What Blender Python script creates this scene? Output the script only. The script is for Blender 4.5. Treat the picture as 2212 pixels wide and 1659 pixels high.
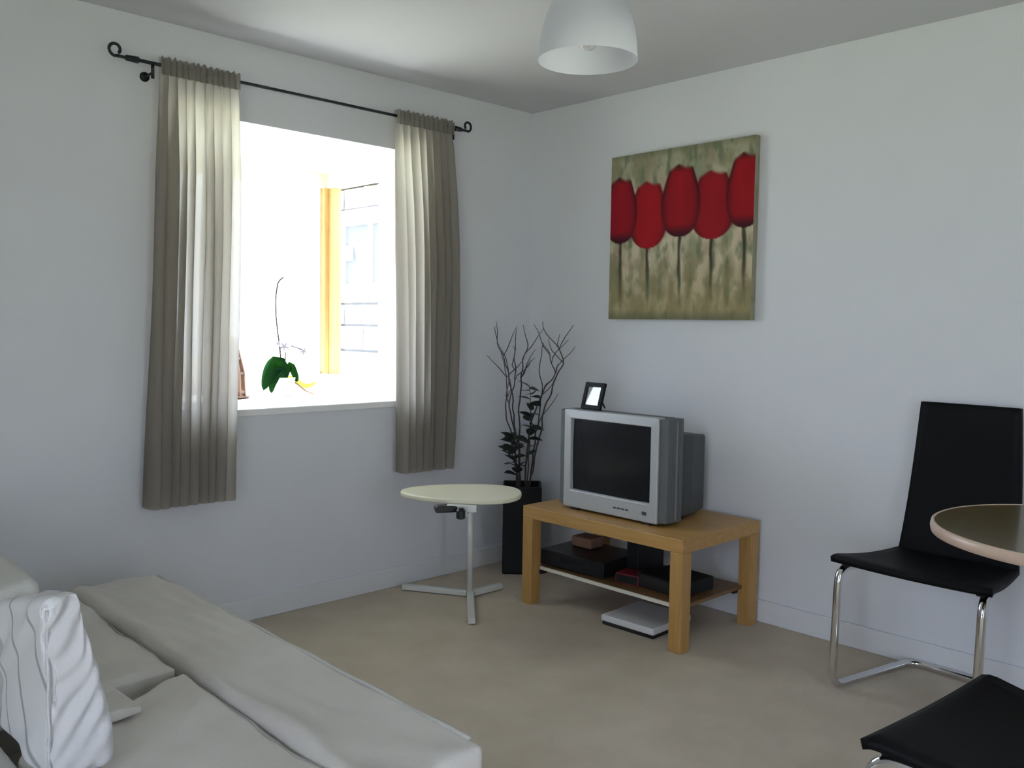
import bpy, bmesh, math, random
from mathutils import Vector, Matrix, Euler, noise

for o in list(bpy.data.objects):
    bpy.data.objects.remove(o)
S = bpy.context.scene
C = S.collection
R = math.radians
PI = math.pi

# ------------------------------------------------------------------ camera
# measured from the photograph: room corner at the origin, window wall on y=0, picture wall on x=0
CAM = (-3.4189, -3.4353, 1.2625)
YAW, PITCH, ROLL, FPX = 0.8061, -0.0649, 0.0155, 1919.2
cd = bpy.data.cameras.new('camera')
cam = bpy.data.objects.new('camera', cd)
C.objects.link(cam)
fw = Vector((math.cos(YAW) * math.cos(PITCH), math.sin(YAW) * math.cos(PITCH), math.sin(PITCH)))
rt = Vector((math.sin(YAW), -math.cos(YAW), 0))
up = rt.cross(fw)
r2 = math.cos(ROLL) * rt + math.sin(ROLL) * up
u2 = -math.sin(ROLL) * rt + math.cos(ROLL) * up
M = Matrix((r2, u2, -fw)).transposed().to_4x4()
M.translation = Vector(CAM)
cam.matrix_world = M
cd.sensor_fit = 'HORIZONTAL'
cd.sensor_width = 36.0
cd.lens = 36.0 * FPX / 2212.0
cd.clip_start = 0.05
S.camera = cam

# ------------------------------------------------------------------ world, sun, exposure
SKY, SUN, EXPO = 3.0, 15.0, 1.42
w = bpy.data.worlds.new('sky')
S.world = w
w.use_nodes = True
bg = w.node_tree.nodes['Background']
bg.inputs[0].default_value = (0.86, 0.92, 1.17, 1)
bg.inputs[1].default_value = SKY
sd = bpy.data.lights.new('sun', 'SUN')
sd.energy = SUN
sd.angle = R(0.6)
sd.color = (1.0, 0.97, 0.93)
sun = bpy.data.objects.new('sun', sd)
C.objects.link(sun)
sun.rotation_euler = Vector((-0.5, 1.0, 1.95)).to_track_quat('Z', 'Y').to_euler()

def portal(name, loc, rot, sx, sy):     # sampling helper in a window opening: gives off no light of its own
    l = bpy.data.lights.new(name, 'AREA')
    l.shape = 'RECTANGLE'
    l.size, l.size_y = sx, sy
    l.cycles.is_portal = True
    o = bpy.data.objects.new(name, l)
    C.objects.link(o)
    o.location = loc
    o.rotation_euler = rot
portal('bay_portal', (-1.375, 0.26, 1.49), (R(-90), 0, 0), 1.15, 1.18)
portal('rear_portal', (-4.7, -3.5, 1.1), (0, R(-90), 0), 2.0, 1.3)
portal('rear_portal', (-2.6, -5.1, 1.1), (R(90), 0, 0), .7, 2.0)

S.view_settings.view_transform = 'Standard'
S.view_settings.look = 'None'
S.view_settings.gamma = 1.0
S.view_settings.exposure = EXPO
S.view_settings.use_curve_mapping = False
S.cycles.use_denoising = True
S.cycles.max_bounces = 12
S.cycles.diffuse_bounces = 8
S.cycles.transparent_max_bounces = 16
S.cycles.sample_clamp_indirect = 4.0

# ------------------------------------------------------------------ materials
def nm(name):
    m = bpy.data.materials.new(name)
    m.use_nodes = True
    return m, m.node_tree, m.node_tree.nodes['Principled BSDF']

def mat(name, col, rough=0.6, metal=0.0, col2=None, scale=8.0, stretch=(1, 1, 1), bump=0.0, bscale=None, spec=0.5, coat=0.0):
    m, t, b = nm(name)
    b.inputs['Roughness'].default_value = rough
    b.inputs['Metallic'].default_value = metal
    b.inputs['Specular IOR Level'].default_value = spec
    b.inputs['Coat Weight'].default_value = coat
    b.inputs['Base Color'].default_value = (*col, 1)
    tc = t.nodes.new('ShaderNodeTexCoord')
    mp = t.nodes.new('ShaderNodeMapping')
    mp.inputs['Scale'].default_value = stretch
    t.links.new(tc.outputs['Object'], mp.inputs[0])
    if col2:
        n = t.nodes.new('ShaderNodeTexNoise')
        n.inputs['Scale'].default_value = scale
        n.inputs['Detail'].default_value = 6
        t.links.new(mp.outputs[0], n.inputs[0])
        r = t.nodes.new('ShaderNodeValToRGB')
        r.color_ramp.elements[0].position = 0.3
        r.color_ramp.elements[1].position = 0.7
        r.color_ramp.elements[0].color = (*col, 1)
        r.color_ramp.elements[1].color = (*col2, 1)
        t.links.new(n.outputs['Fac'], r.inputs[0])
        t.links.new(r.outputs[0], b.inputs['Base Color'])
    if bump:
        n = t.nodes.new('ShaderNodeTexNoise')
        n.inputs['Scale'].default_value = bscale or scale
        n.inputs['Detail'].default_value = 4
        t.links.new(mp.outputs[0], n.inputs[0])
        bp = t.nodes.new('ShaderNodeBump')
        bp.inputs['Strength'].default_value = bump
        bp.inputs['Distance'].default_value = 0.01
        t.links.new(n.outputs['Fac'], bp.inputs['Height'])
        t.links.new(bp.outputs[0], b.inputs['Normal'])
    return m

def fabric(name, col, trans, frac):     # thin cloth or plastic that lets part of the light through
    m, t, b = nm(name)
    t.nodes.remove(b)
    out = t.nodes['Material Output']
    d = t.nodes.new('ShaderNodeBsdfDiffuse')
    d.inputs[0].default_value = (*col, 1)
    tr = t.nodes.new('ShaderNodeBsdfTranslucent')
    tr.inputs[0].default_value = (*trans, 1)
    mx = t.nodes.new('ShaderNodeMixShader')
    mx.inputs[0].default_value = frac
    t.links.new(d.outputs[0], mx.inputs[1])
    t.links.new(tr.outputs[0], mx.inputs[2])
    t.links.new(mx.outputs[0], out.inputs[0])
    return m

def sheer(m, amount):      # open weave: a small part of what is behind shows through
    t = m.node_tree
    out = t.nodes['Material Output']
    src = out.inputs[0].links[0].from_socket
    tr = t.nodes.new('ShaderNodeBsdfTransparent')
    mx = t.nodes.new('ShaderNodeMixShader')
    mx.inputs[0].default_value = amount
    t.links.new(src, mx.inputs[1])
    t.links.new(tr.outputs[0], mx.inputs[2])
    t.links.new(mx.outputs[0], out.inputs[0])
    return m

def glass(name):
    m, t, b = nm(name)
    t.nodes.remove(b)
    out = t.nodes['Material Output']
    tr = t.nodes.new('ShaderNodeBsdfTransparent')
    tr.inputs[0].default_value = (0.94, 0.965, 0.955, 1)
    g = t.nodes.new('ShaderNodeBsdfGlossy')
    g.inputs['Roughness'].default_value = 0.0
    f = t.nodes.new('ShaderNodeLayerWeight')      # facing: the same from both sides of the pane
    f.inputs[0].default_value = 0.5
    pw_ = t.nodes.new('ShaderNodeMath')
    pw_.operation = 'POWER'
    pw_.inputs[1].default_value = 5.0
    t.links.new(f.outputs['Facing'], pw_.inputs[0])
    ma = t.nodes.new('ShaderNodeMath')
    ma.operation = 'MULTIPLY_ADD'
    ma.inputs[1].default_value = 0.9
    ma.inputs[2].default_value = 0.03
    t.links.new(pw_.outputs[0], ma.inputs[0])
    mx = t.nodes.new('ShaderNodeMixShader')
    t.links.new(ma.outputs[0], mx.inputs[0])
    t.links.new(tr.outputs[0], mx.inputs[1])
    t.links.new(g.outputs[0], mx.inputs[2])
    t.links.new(mx.outputs[0], out.inputs[0])
    return m

m_wall = mat('wall_paint', (0.695, 0.713, 0.752), 0.85, bump=0.04, bscale=60, spec=0.2)
m_ceil = mat('ceiling_paint', (0.62, 0.62, 0.64), 0.9, spec=0.2)
m_trim = mat('white_gloss_trim', (0.71, 0.725, 0.755), 0.45)
m_white = mat('white_sill_paint', (0.84, 0.845, 0.84), 0.5)
m_carpet = mat('beige_carpet', (0.58, 0.51, 0.415), 1.0, col2=(0.66, 0.585, 0.485), scale=5, bump=0.6, bscale=420, spec=0.05)
m_pine = mat('pine_frame', (0.46, 0.28, 0.105), 0.45, col2=(0.54, 0.36, 0.15), scale=6, stretch=(14, 14, 0.7))
m_sunpine = mat('sunlit_pine', (0.80, 0.66, 0.46), 0.45, col2=(0.85, 0.74, 0.56), scale=6, stretch=(0.7, 14, 14))  # same pine as the posts, with the sun's bleaching glare put into its colour
m_oak = mat('oak_veneer', (0.40, 0.225, 0.066), 0.42, col2=(0.49, 0.29, 0.10), scale=5, stretch=(10, 1, 10))
m_oakleg = mat('oak_veneer_leg', (0.40, 0.225, 0.066), 0.42, col2=(0.49, 0.29, 0.10), scale=5, stretch=(10, 10, 1))
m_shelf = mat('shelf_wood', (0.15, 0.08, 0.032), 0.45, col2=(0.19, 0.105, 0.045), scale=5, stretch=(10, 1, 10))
m_silver = mat('silver_plastic', (0.46, 0.48, 0.49), 0.38, 0.25)
m_grey = mat('grey_speaker_cloth', (0.13, 0.14, 0.145), 0.7, bump=0.3, bscale=300)
m_dkgrey = mat('dark_grey_plastic', (0.06, 0.066, 0.068), 0.5)
m_wing = mat('grey_plastic', (0.24, 0.255, 0.26), 0.5)
m_screen = mat('tube_screen_glass', (0.010, 0.011, 0.012), 0.2, spec=0.3)
m_black = mat('black_plastic', (0.012, 0.012, 0.013), 0.4)
m_blackmatt = mat('black_matt', (0.010, 0.011, 0.012), 0.7, spec=0.3)
m_leather = mat('black_leather', (0.004, 0.004, 0.0045), 0.6, bump=0.08, bscale=120, spec=0.16)
m_chrome = mat('chrome', (0.72, 0.72, 0.72), 0.1, 1.0)
m_iron = mat('wrought_iron', (0.03, 0.034, 0.038), 0.45, 0.6)
m_cream = mat('cream_laminate', (0.68, 0.66, 0.50), 0.35)
m_creamedge = mat('pale_table_edge', (0.72, 0.70, 0.60), 0.4)
m_whitemetal = mat('white_enamel', (0.62, 0.64, 0.62), 0.4)
m_top = mat('table_veneer', (0.120, 0.092, 0.033), 0.2, col2=(0.138, 0.106, 0.040), scale=4, stretch=(1, 5, 1), coat=0.25)
m_edge = mat('pale_edge_band', (0.62, 0.46, 0.36), 0.3)
m_sofa = mat('sofa_cover', (0.58, 0.562, 0.535), 0.95, col2=(0.635, 0.615, 0.585), scale=5, bump=0.25, bscale=260, spec=0.1)
m_sofad = mat('sofa_back_cover', (0.56, 0.56, 0.535), 0.95, bump=0.25, bscale=260, spec=0.1)
m_curtain = sheer(fabric('taupe_curtain', (0.30, 0.275, 0.25), (0.74, 0.71, 0.64), 0.56), 0.025)
m_heading = fabric('curtain_heading', (0.24, 0.222, 0.20), (0.5, 0.47, 0.42), 0.32)
m_shade = fabric('white_lampshade', (0.78, 0.80, 0.83), (0.82, 0.84, 0.88), 0.68)
m_glass = glass('window_glass')
m_leaf = fabric('orchid_leaf', (0.012, 0.045, 0.02), (0.08, 0.20, 0.012), 0.4)
m_leafy = fabric('yellowing_leaf', (0.35, 0.36, 0.10), (0.55, 0.55, 0.15), 0.5)
m_eleaf = mat('dark_leaf', (0.022, 0.035, 0.022), 0.5)
m_twig = mat('dark_twig', (0.075, 0.06, 0.055), 0.8)
m_petal = fabric('pale_petal', (0.50, 0.46, 0.50), (0.55, 0.50, 0.55), 0.4)
m_stem = mat('orchid_stem', (0.07, 0.06, 0.05), 0.7)
m_brown = mat('brown_wood', (0.22, 0.12, 0.075), 0.6, col2=(0.28, 0.16, 0.10), scale=12, stretch=(6, 6, 1))
m_ceramic = mat('white_ceramic', (0.85, 0.85, 0.86), 0.25)
m_red = mat('dark_red_plastic', (0.15, 0.012, 0.025), 0.4)
m_mirror = mat('photo_under_glass', (0.16, 0.17, 0.17), 0.04, col2=(0.22, 0.23, 0.23), scale=30, spec=1.0, coat=1.0)
m_boxwhite = mat('white_plastic', (0.74, 0.75, 0.78), 0.35)
m_bulb = mat('bulb_glass', (0.85, 0.85, 0.84), 0.15)
m_stone = [mat('stone_a', (0.17, 0.155, 0.165), 0.9, col2=(0.22, 0.20, 0.205), scale=9, bump=0.5),
           mat('stone_b', (0.23, 0.18, 0.17), 0.9, col2=(0.28, 0.23, 0.21), scale=9, bump=0.5),
           mat('stone_c', (0.13, 0.125, 0.135), 0.9, col2=(0.18, 0.17, 0.175), scale=9, bump=0.5)]
m_mortar = mat('mortar', (0.28, 0.265, 0.25), 0.95)
m_roof = mat('slate', (0.14, 0.14, 0.15), 0.8)
m_ground = mat('gravel_and_grass', (0.30, 0.34, 0.20), 0.95, col2=(0.45, 0.43, 0.36), scale=0.6)

# ------------------------------------------------------------------ mesh helpers
def link(name, bm, material, parent=None, smooth=False, bevel=0.0):
    me = bpy.data.meshes.new(name)
    bmesh.ops.recalc_face_normals(bm, faces=bm.faces)
    bm.to_mesh(me)
    bm.free()
    o = bpy.data.objects.new(name, me)
    C.objects.link(o)
    if material:
        me.materials.append(material)
    if smooth:
        for p in me.polygons:
            p.use_smooth = True
    if bevel:
        b = o.modifiers.new('bevel', 'BEVEL')
        b.width = bevel
        b.segments = 2
        b.limit_method = 'ANGLE'
        b.angle_limit = R(40)
    if parent:
        o.parent = parent
    return o

def thing(name, label, cat, loc=(0, 0, 0), rotz=0.0, group=None):
    o = bpy.data.objects.new(name, None)
    o.empty_display_size = 0.1
    C.objects.link(o)
    o.location = loc
    o.rotation_euler = (0, 0, rotz)
    o['label'] = label
    o['category'] = cat
    if group:
        o['group'] = group
    return o

def tag(o, label, cat, group=None):
    o['label'] = label
    o['category'] = cat
    if group:
        o['group'] = group
    return o

def struct(o):
    o['kind'] = 'structure'
    return o

def box(bm, x0, x1, y0, y1, z0, z1):
    vs = [bm.verts.new((x, y, z)) for x in (x0, x1) for y in (y0, y1) for z in (z0, z1)]
    for f in ((0, 1, 3, 2), (4, 6, 7, 5), (0, 4, 5, 1), (2, 3, 7, 6), (0, 2, 6, 4), (1, 5, 7, 3)):
        bm.faces.new([vs[i] for i in f])
    return vs

def B(*dims):
    bm = bmesh.new()
    for d in (dims if isinstance(dims[0], (tuple, list)) else (dims,)):
        box(bm, *d)
    return bm

def tube(bm, pts, rad, sides=8, cap=True, closed=False):
    pts = [Vector(p) for p in pts]
    n = len(pts)
    if not isinstance(rad, (list, tuple)):
        rad = [rad] * n
    rings = []
    nrm = None
    for i in range(n):
        if closed:
            t = (pts[(i + 1) % n] - pts[i - 1]).normalized()
        else:
            t = (pts[min(i + 1, n - 1)] - pts[max(i - 1, 0)]).normalized()
        if nrm is None:
            a = Vector((0, 0, 1)) if abs(t.z) < 0.9 else Vector((1, 0, 0))
            nrm = t.cross(a).normalized()
        else:
            nrm = (nrm - t * nrm.dot(t)).normalized()
        bn = t.cross(nrm)
        rings.append([bm.verts.new(pts[i] + rad[i] * (math.cos(2 * PI * k / sides) * nrm + math.sin(2 * PI * k / sides) * bn)) for k in range(sides)])
    for i in range(n if closed else n - 1):
        a, b = rings[i], rings[(i + 1) % n]
        for k in range(sides):
            bm.faces.new((a[k], a[(k + 1) % sides], b[(k + 1) % sides], b[k]))
    if cap and not closed:
        bm.faces.new(rings[0][::-1])
        bm.faces.new(rings[-1])

def T(pts, rad, sides=8, closed=False):
    bm = bmesh.new()
    tube(bm, pts, rad, sides, True, closed)
    return bm

def fillet(pts, r, n=6):
    """rounds the inner corners of a polyline"""
    pts = [Vector(p) for p in pts]
    out = [pts[0]]
    for i in range(1, len(pts) - 1):
        a, b, c = pts[i - 1], pts[i], pts[i + 1]
        u, v = (a - b), (c - b)
        d = min(r, u.length * 0.45, v.length * 0.45)
        p, q = b + u.normalized() * d, b + v.normalized() * d
        for k in range(n + 1):
            t = k / n
            out.append((1 - t) ** 2 * p + 2 * t * (1 - t) * b + t * t * q)
    out.append(pts[-1])
    return out

def lathe(bm, prof, seg=48, center=(0, 0), capb=False, capt=False):
    rings = []
    for r, z in prof:
        rings.append([bm.verts.new((center[0] + r * math.cos(2 * PI * k / seg), center[1] + r * math.sin(2 * PI * k / seg), z)) for k in range(seg)])
    for a, b in zip(rings, rings[1:]):
        for k in range(seg):
            bm.faces.new((a[k], a[(k + 1) % seg], b[(k + 1) % seg], b[k]))
    if capb:
        bm.faces.new(rings[0][::-1])
    if capt:
        bm.faces.new(rings[-1])

def L(prof, seg=48, capb=True, capt=True):
    bm = bmesh.new()
    lathe(bm, prof, seg, (0, 0), capb, capt)
    return bm

def softbox(hx, hy, hz, r, n=24, disp=None):
    """rounded, padded box about the origin; disp(p, nrm) moves each point"""
    def samples(h, k):
        return [h * math.sin(PI / 2 * (2 * i / k - 1)) for i in range(k + 1)]
    bm = bmesh.new()
    cache = {}
    H = Vector((hx, hy, hz))
    def V(p):
        key = tuple(round(c, 5) for c in p)
        if key in cache:
            return cache[key]
        c = Vector([max(-(H[i] - r), min(H[i] - r, p[i])) for i in range(3)])
        d = Vector(p) - c
        nr = d.normalized() if d.length > 1e-9 else Vector((0, 0, 1))
        q = c + nr * r if d.length > 1e-9 else Vector(p)
        if disp:
            q = q + disp(q, nr)
        cache[key] = bm.verts.new(q)
        return cache[key]
    for ax in range(3):
        a, b = [(1, 2), (0, 2), (0, 1)][ax]
        sa, sb = samples(H[a], n), samples(H[b], n)
        for s in (-1, 1):
            for i in range(n):
                for j in range(n):
                    q = []
                    for (u, v) in ((i, j), (i + 1, j), (i + 1, j + 1), (i, j + 1)):
                        p = [0, 0, 0]
                        p[ax] = s * H[ax]
                        p[a] = sa[u]
                        p[b] = sb[v]
                        q.append(V(p))
                    try:
                        bm.faces.new(q)
                    except ValueError:
                        pass
    return bm

def grid(fn, nu, nv, material_slots=None):
    bm = bmesh.new()
    vs = [[bm.verts.new(fn(i / nu, j / nv)) for j in range(nv + 1)] for i in range(nu + 1)]
    for i in range(nu):
        for j in range(nv):
            bm.faces.new((vs[i][j], vs[i + 1][j], vs[i + 1][j + 1], vs[i][j + 1]))
    return bm

# ================================================================== ROOM
HC = 2.4
XB, YB = -4.7, -5.1        # walls behind the camera
OX0, OX1, OZ0, OZ1 = -1.95, -0.80, 0.90, 2.08       # bay window opening in wall_left
WT = 0.27                   # wall thickness there
struct(link('floor', B(XB - .2, .2, YB - .2, WT, -0.2, 0), m_carpet))
struct(link('ceiling', B(XB - .2, .2, YB - .2, WT, HC, HC + 0.2), m_ceil))
struct(link('wall_left', B((XB - .2, OX0, 0, WT, 0, HC), (OX1, 0.2, 0, WT, 0, HC),
                           (OX0, OX1, 0, WT, 0, OZ0 - .03), (OX0, OX1, 0, WT, OZ1, HC)), m_wall))
struct(link('wall_right', B(0, 0.2, YB - .2, 0, 0, HC), m_wall))
WY0, WY1, WZ0, WZ1 = -4.15, -2.85, 0.1, 2.1           # unseen glazed doors behind the camera, added for fill light
struct(link('wall_back', B((XB - .2, XB, YB - .2, WY0, 0, HC), (XB - .2, XB, WY1, 0, 0, HC),
                           (XB - .2, XB, WY0, WY1, 0, WZ0), (XB - .2, XB, WY0, WY1, WZ1, HC)), m_wall))
VX0, VX1 = -2.95, -2.25
struct(link('wall_front', B((XB, VX0, YB - .2, YB, 0, HC), (VX1, 0, YB - .2, YB, 0, HC),
                            (VX0, VX1, YB - .2, YB, 0, WZ0), (VX0, VX1, YB - .2, YB, WZ1, HC)), m_wall))
bh, bt = 0.095, 0.016
def baseboard(name, x0, x1, y0, y1):
    struct(link(name, B(x0, x1, y0, y1, 0, bh), m_trim, bevel=0.004))
baseboard('baseboard_left', XB, 0, -bt, 0)
baseboard('baseboard_right', -bt, 0, YB, -bt)
baseboard('baseboard_back', XB, XB + bt, YB, -bt)
baseboard('baseboard_front', XB + bt, -bt, YB, YB + bt)

# ---- bay window
win = bpy.data.objects.new('window_1', None)
C.objects.link(win)
struct(win)
win.location = ((OX0 + OX1) / 2, 0.45, OZ0)
win['label'] = 'pine framed box bay window with white sill between the curtains'
bpy.context.view_layer.update()
def wpart(name, bm, m, bevel=0.0):
    o = link(name, bm, m, None, bevel=bevel)
    o.parent = win
    o.matrix_parent_inverse = Matrix.Translation(-Vector(win.location))
    return o
BX0, BX1, BY = -2.06, -0.68, 0.92     # bay outer edges
wpart('sill', B((OX0, OX1, -0.012, WT, OZ0 - .03, OZ0), (BX0, BX1, WT, BY + .04, OZ0 - .03, OZ0)), m_white, 0.004)
wpart('soffit', B(BX0 - .05, BX1 + .05, WT, BY + .08, OZ1, OZ1 + .12), m_white)
wpart('apron_wall', B(BX0, BX1, WT, BY, -0.45, OZ0 - .03), m_mortar)
pw = 0.09
for x0, x1 in ((BX1 - pw, BX1), (BX0, BX0 + pw)):
    wpart('corner_post', B(x0, x1, BY - pw, BY, OZ0 + .085, OZ1 - .08), m_pine, 0.004)
wpart('head_rail', B(BX0, BX1, BY - .08, BY, OZ1 - .08, OZ1), m_sunpine, 0.004)
wpart('bottom_rail', B(BX0, BX1, BY - .08, BY, OZ0, OZ0 + .085), m_white, 0.004)
for x0, x1 in ((BX1 - pw - .05, BX1 - pw), (BX0 + pw, BX0 + pw + .05)):
    wpart('front_stile', B(x0, x1, BY - .055, BY - .005, OZ0 + .085, OZ1 - .08), m_white, 0.003)
wpart('front_pane', B(BX0 + pw + .05, BX1 - pw - .05, BY - .034, BY - .028, OZ0 + .085, OZ1 - .08), m_glass)
for x0, x1 in ((BX1 - .07, BX1), (BX0, BX0 + .07)):
    wpart('side_head_rail', B(x0, x1, WT, BY - .08, OZ1 - .08, OZ1), m_sunpine, 0.004)
    wpart('side_bottom_rail', B(x0, x1, WT, BY - .08, OZ0, OZ0 + .085), m_white, 0.004)
    wpart('side_stile', B(x0, x1, WT, WT + .08, OZ0 + .085, OZ1 - .08), m_white, 0.004)
    wpart('inner_stile', B(x0 + .01, x1 - .01, BY - pw - .045, BY - pw, OZ0 + .085, OZ1 - .08), m_pine, 0.003)
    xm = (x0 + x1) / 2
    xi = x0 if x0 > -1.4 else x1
    wpart('shadow_line', B(xi - .004, xi + .004, WT - .006, WT + .002, OZ0, OZ1), m_dkgrey)  # dark strip drawn in place of the shadow line at the stile edge
    wpart('side_pane', B(xm - .003, xm + .003, WT + .08, BY - pw - .045, OZ0 + .085, OZ1 - .08), m_glass)

# ---- second window, behind the camera: unseen, added and sized for fill daylight
w2 = bpy.data.objects.new('fill_window_2', None)
C.objects.link(w2)
struct(w2)
WM = (WY0 + WY1) / 2
for nme, d in (('frame_rail', (WY0, WY1, WZ0, WZ0 + .06)), ('frame_rail', (WY0, WY1, WZ1 - .06, WZ1)), ('frame_stile', (WY0, WY0 + .06, WZ0 + .06, WZ1 - .06)),
               ('frame_stile', (WY1 - .06, WY1, WZ0 + .06, WZ1 - .06)), ('frame_stile', (WM - .03, WM + .03, WZ0 + .06, WZ1 - .06))):
    link(nme, B(XB - .14, XB - .08, *d), m_pine, w2, bevel=.004)
for a_, b_ in ((WY0 + .06, WM - .03), (WM + .03, WY1 - .06)):
    link('pane', B(XB - .113, XB - .107, a_, b_, WZ0 + .06, WZ1 - .06), m_glass, w2)

w3 = bpy.data.objects.new('fill_window_3', None)  # unseen narrow opening, added to brighten the lower window wall
C.objects.link(w3)
struct(w3)
for nme, d in (('frame_rail', (VX0, VX1, WZ0, WZ0 + .06)), ('frame_rail', (VX0, VX1, WZ1 - .06, WZ1)), ('frame_stile', (VX0, VX0 + .06, WZ0 + .06, WZ1 - .06)),
               ('frame_stile', (VX1 - .06, VX1, WZ0 + .06, WZ1 - .06))):
    link(nme, B(d[0], d[1], YB - .14, YB - .08, d[2], d[3]), m_pine, w3, bevel=.004)
link('pane', B(VX0 + .06, VX1 - .06, YB - .113, YB - .107, WZ0 + .06, WZ1 - .06), m_glass, w3)

# ---- outside
struct(link('ground', B(-40, 40, -40, 40, -0.6, -0.45), m_ground))
house = thing('neighbouring_house', 'stone walled house seen through the side pane of the bay window', 'house', (1.6, 3.0, -0.45))
link('wall_core', B(0.03, 4.0, 0, 1.55, 0, 5.2), m_mortar, house)
bm = bmesh.new()
vs = [bm.verts.new(p) for p in ((-.2, -.2, 5.2), (4.2, -.2, 5.2), (4.2, 1.75, 5.2), (-.2, 1.75, 5.2), (2, -.2, 6.9), (2, 1.75, 6.9))]
for f in ((0, 1, 4), (1, 2, 5, 4), (2, 3, 5), (3, 0, 4, 5), (0, 3, 2, 1)):
    bm.faces.new([vs[i] for i in f])
link('roof', bm, m_roof, house)
rnd = random.Random(4)
protos = []
for k in range(5):
    r_ = random.Random(k)
    d = lambda p, n_, r_=r_: Vector((-(r_.random()) * .02 if n_.x < 0 else 0, 0, 0))
    sb = bmesh.new()
    box(sb, -.06, .03, -.5, .5, -.5, .5)
    for v in sb.verts:
        if v.co.x < 0:
            v.co.x += r_.uniform(-.02, .02)
            v.co.y *= .97
            v.co.z *= .96
    me = bpy.data.meshes.new('stone')
    bmesh.ops.recalc_face_normals(sb, faces=sb.faces)
    sb.to_mesh(sb_me := me)
    sb.free()
    me.materials.append(m_stone[k % 3])
    protos.append(me)
z = 0.02
while z < 5.1:
    hh = rnd.choice((.17, .21, .25))
    y = 0.0 + rnd.uniform(-.1, 0)
    while y < 1.5:
        ln = min(rnd.uniform(.2, .42), 1.56 - y)
        o = bpy.data.objects.new('stone', rnd.choice(protos))
        C.objects.link(o)
        o.parent = house
        o.location = (0.02, y + ln / 2, z + hh / 2)
        o.scale = (1, ln - .015, hh - .015)
        if not (2.05 < z + hh / 2 < 2.75 and .35 < y + ln / 2 < 1.25):
            pass
        else:
            bpy.data.objects.remove(o)
        y += ln
    z += hh
wf = link('window', B((-.03, .04, .3, 1.3, 2.0, 2.06), (-.03, .04, .3, 1.3, 2.78, 2.84), (-.03, .04, .3, .36, 2.06, 2.78),
                      (-.03, .04, 1.24, 1.3, 2.06, 2.78), (-.02, .04, .77, .83, 2.06, 2.78)), m_white, house)
pn = link('pane', B(0.0, .028, .36, 1.24, 2.06, 2.78), m_dkgrey, wf)

# ================================================================== LARGE FURNITURE
def wr(p, s, a, seed=0.0):      # cloth wrinkle noise
    return a * (noise.noise(Vector((p.x * s[0] + seed, p.y * s[1], p.z * s[2]))))

# ---- sofa
SX0, SX1, SY0, SY1, SZ = -3.06, -2.185, -2.09, -0.36, 0.38
sofa = thing('sofa', 'low sofa in a rumpled beige grey loose cover against the window wall', 'sofa', ((SX0 + SX1) / 2, (SY0 + SY1) / 2, 0))
def sp(name, bm, loc, m=m_sofa, rot=None, parent=sofa):
    o = link(name, bm, m, parent, smooth=True)
    o.location = Vector(loc) - Vector(parent.location)
    if rot:
        o.rotation_euler = rot
    return o
sp('base', softbox((SX1 - SX0 - .03) / 2, (SY1 - SY0 - .02) / 2, .12, .03, 20,
                   lambda p, n: n * (wr(p, (3, 3, 2), .008))), ((SX0 + SX1) / 2 - .005, (SY0 + SY1) / 2, .155))
for x in (SX0 + .1, SX1 - .1):
    for y in (SY0 + .1, SY1 - .1):
        o = link('foot', L([(.02, 0), (.028, .045)], 16), m_black, sofa)
        o.location = Vector((x, y, 0)) - Vector(sofa.location)
BW = .29
def bolster(p, n):
    d = n * (wr(p, (4, 2, 3), .004) + wr(p, (16, 5, 8), .003, 3))
    if n.z > .3:
        d.z += .0060 * math.sin(p.x * 95 + p.y * 14 + 5 * noise.noise(p * 3)) * max(0, .3 + noise.noise(Vector((p.x * 5, p.y * 2.2, 4))))
        # soft folds running diagonally across the front band, and the padded inner ridge
        d.z += .005 * math.sin(p.y * 16 + p.x * 30 + 2.5 * noise.noise(p * 4)) * (.5 + .5 * noise.noise(p * 3))
        d.z += .006 * math.exp(-((p.x + .118 + .012 * noise.noise(Vector((p.y * 5, 0, 0)))) / .022) ** 2)
    return d
sp('front_band', softbox(BW / 2, (SY1 - SY0) / 2, .09, .022, 44, bolster), (SX1 - BW / 2, (SY0 + SY1) / 2, SZ - .09))
pp = [(SX1 - .006, SY0 + .05 + k * (SY1 - SY0 - .08) / 40, SZ - .006 + .002 * math.sin(k * .9)) for k in range(41)]
pp = [Vector(p) - Vector(sofa.location) for p in pp]
link('piping', T(pp, .0065, 8), m_sofad, sofa, smooth=True)
def cushion(seed):
    def f(p, n):
        d = n * (wr(p, (3, 3, 3), .012, seed) + wr(p, (13, 9, 9), .009, seed + 4))
        if n.z > .3:
            d.z -= .02 * math.exp(-(p.x ** 2 + p.y ** 2) / .05)
            d.z += .006 * math.sin(p.y * 30 + p.x * 12 + seed + 3 * noise.noise(p * 3 + Vector((seed, 0, 0)))) * noise.noise(p * 4)
            d.z -= .004 * math.exp(-((p.x - .20) / .03) ** 2)
        return d
    return f
CXW = (SX1 - BW - .004) - (-2.925)
sp('seat_cushion', softbox(CXW / 2, .43, .085, .016, 40, cushion(1.0)), (-2.925 + CXW / 2, -.375 - .43, SZ - .086))
near = cushion(7.0)
def skewed(p, n):       # the near cushion is pushed askew, leaving a wedge-shaped gap at its far end
    d = near(p, n)
    d.y -= .50 * (CXW / 2 - p.x) * max(0, min(1, (p.y + .1) / .5))
    return d
sp('seat_cushion', softbox(CXW / 2, .405, .080, .016, 40, skewed), (-2.925 + CXW / 2, -1.262 - .405, SZ - .083))
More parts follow.
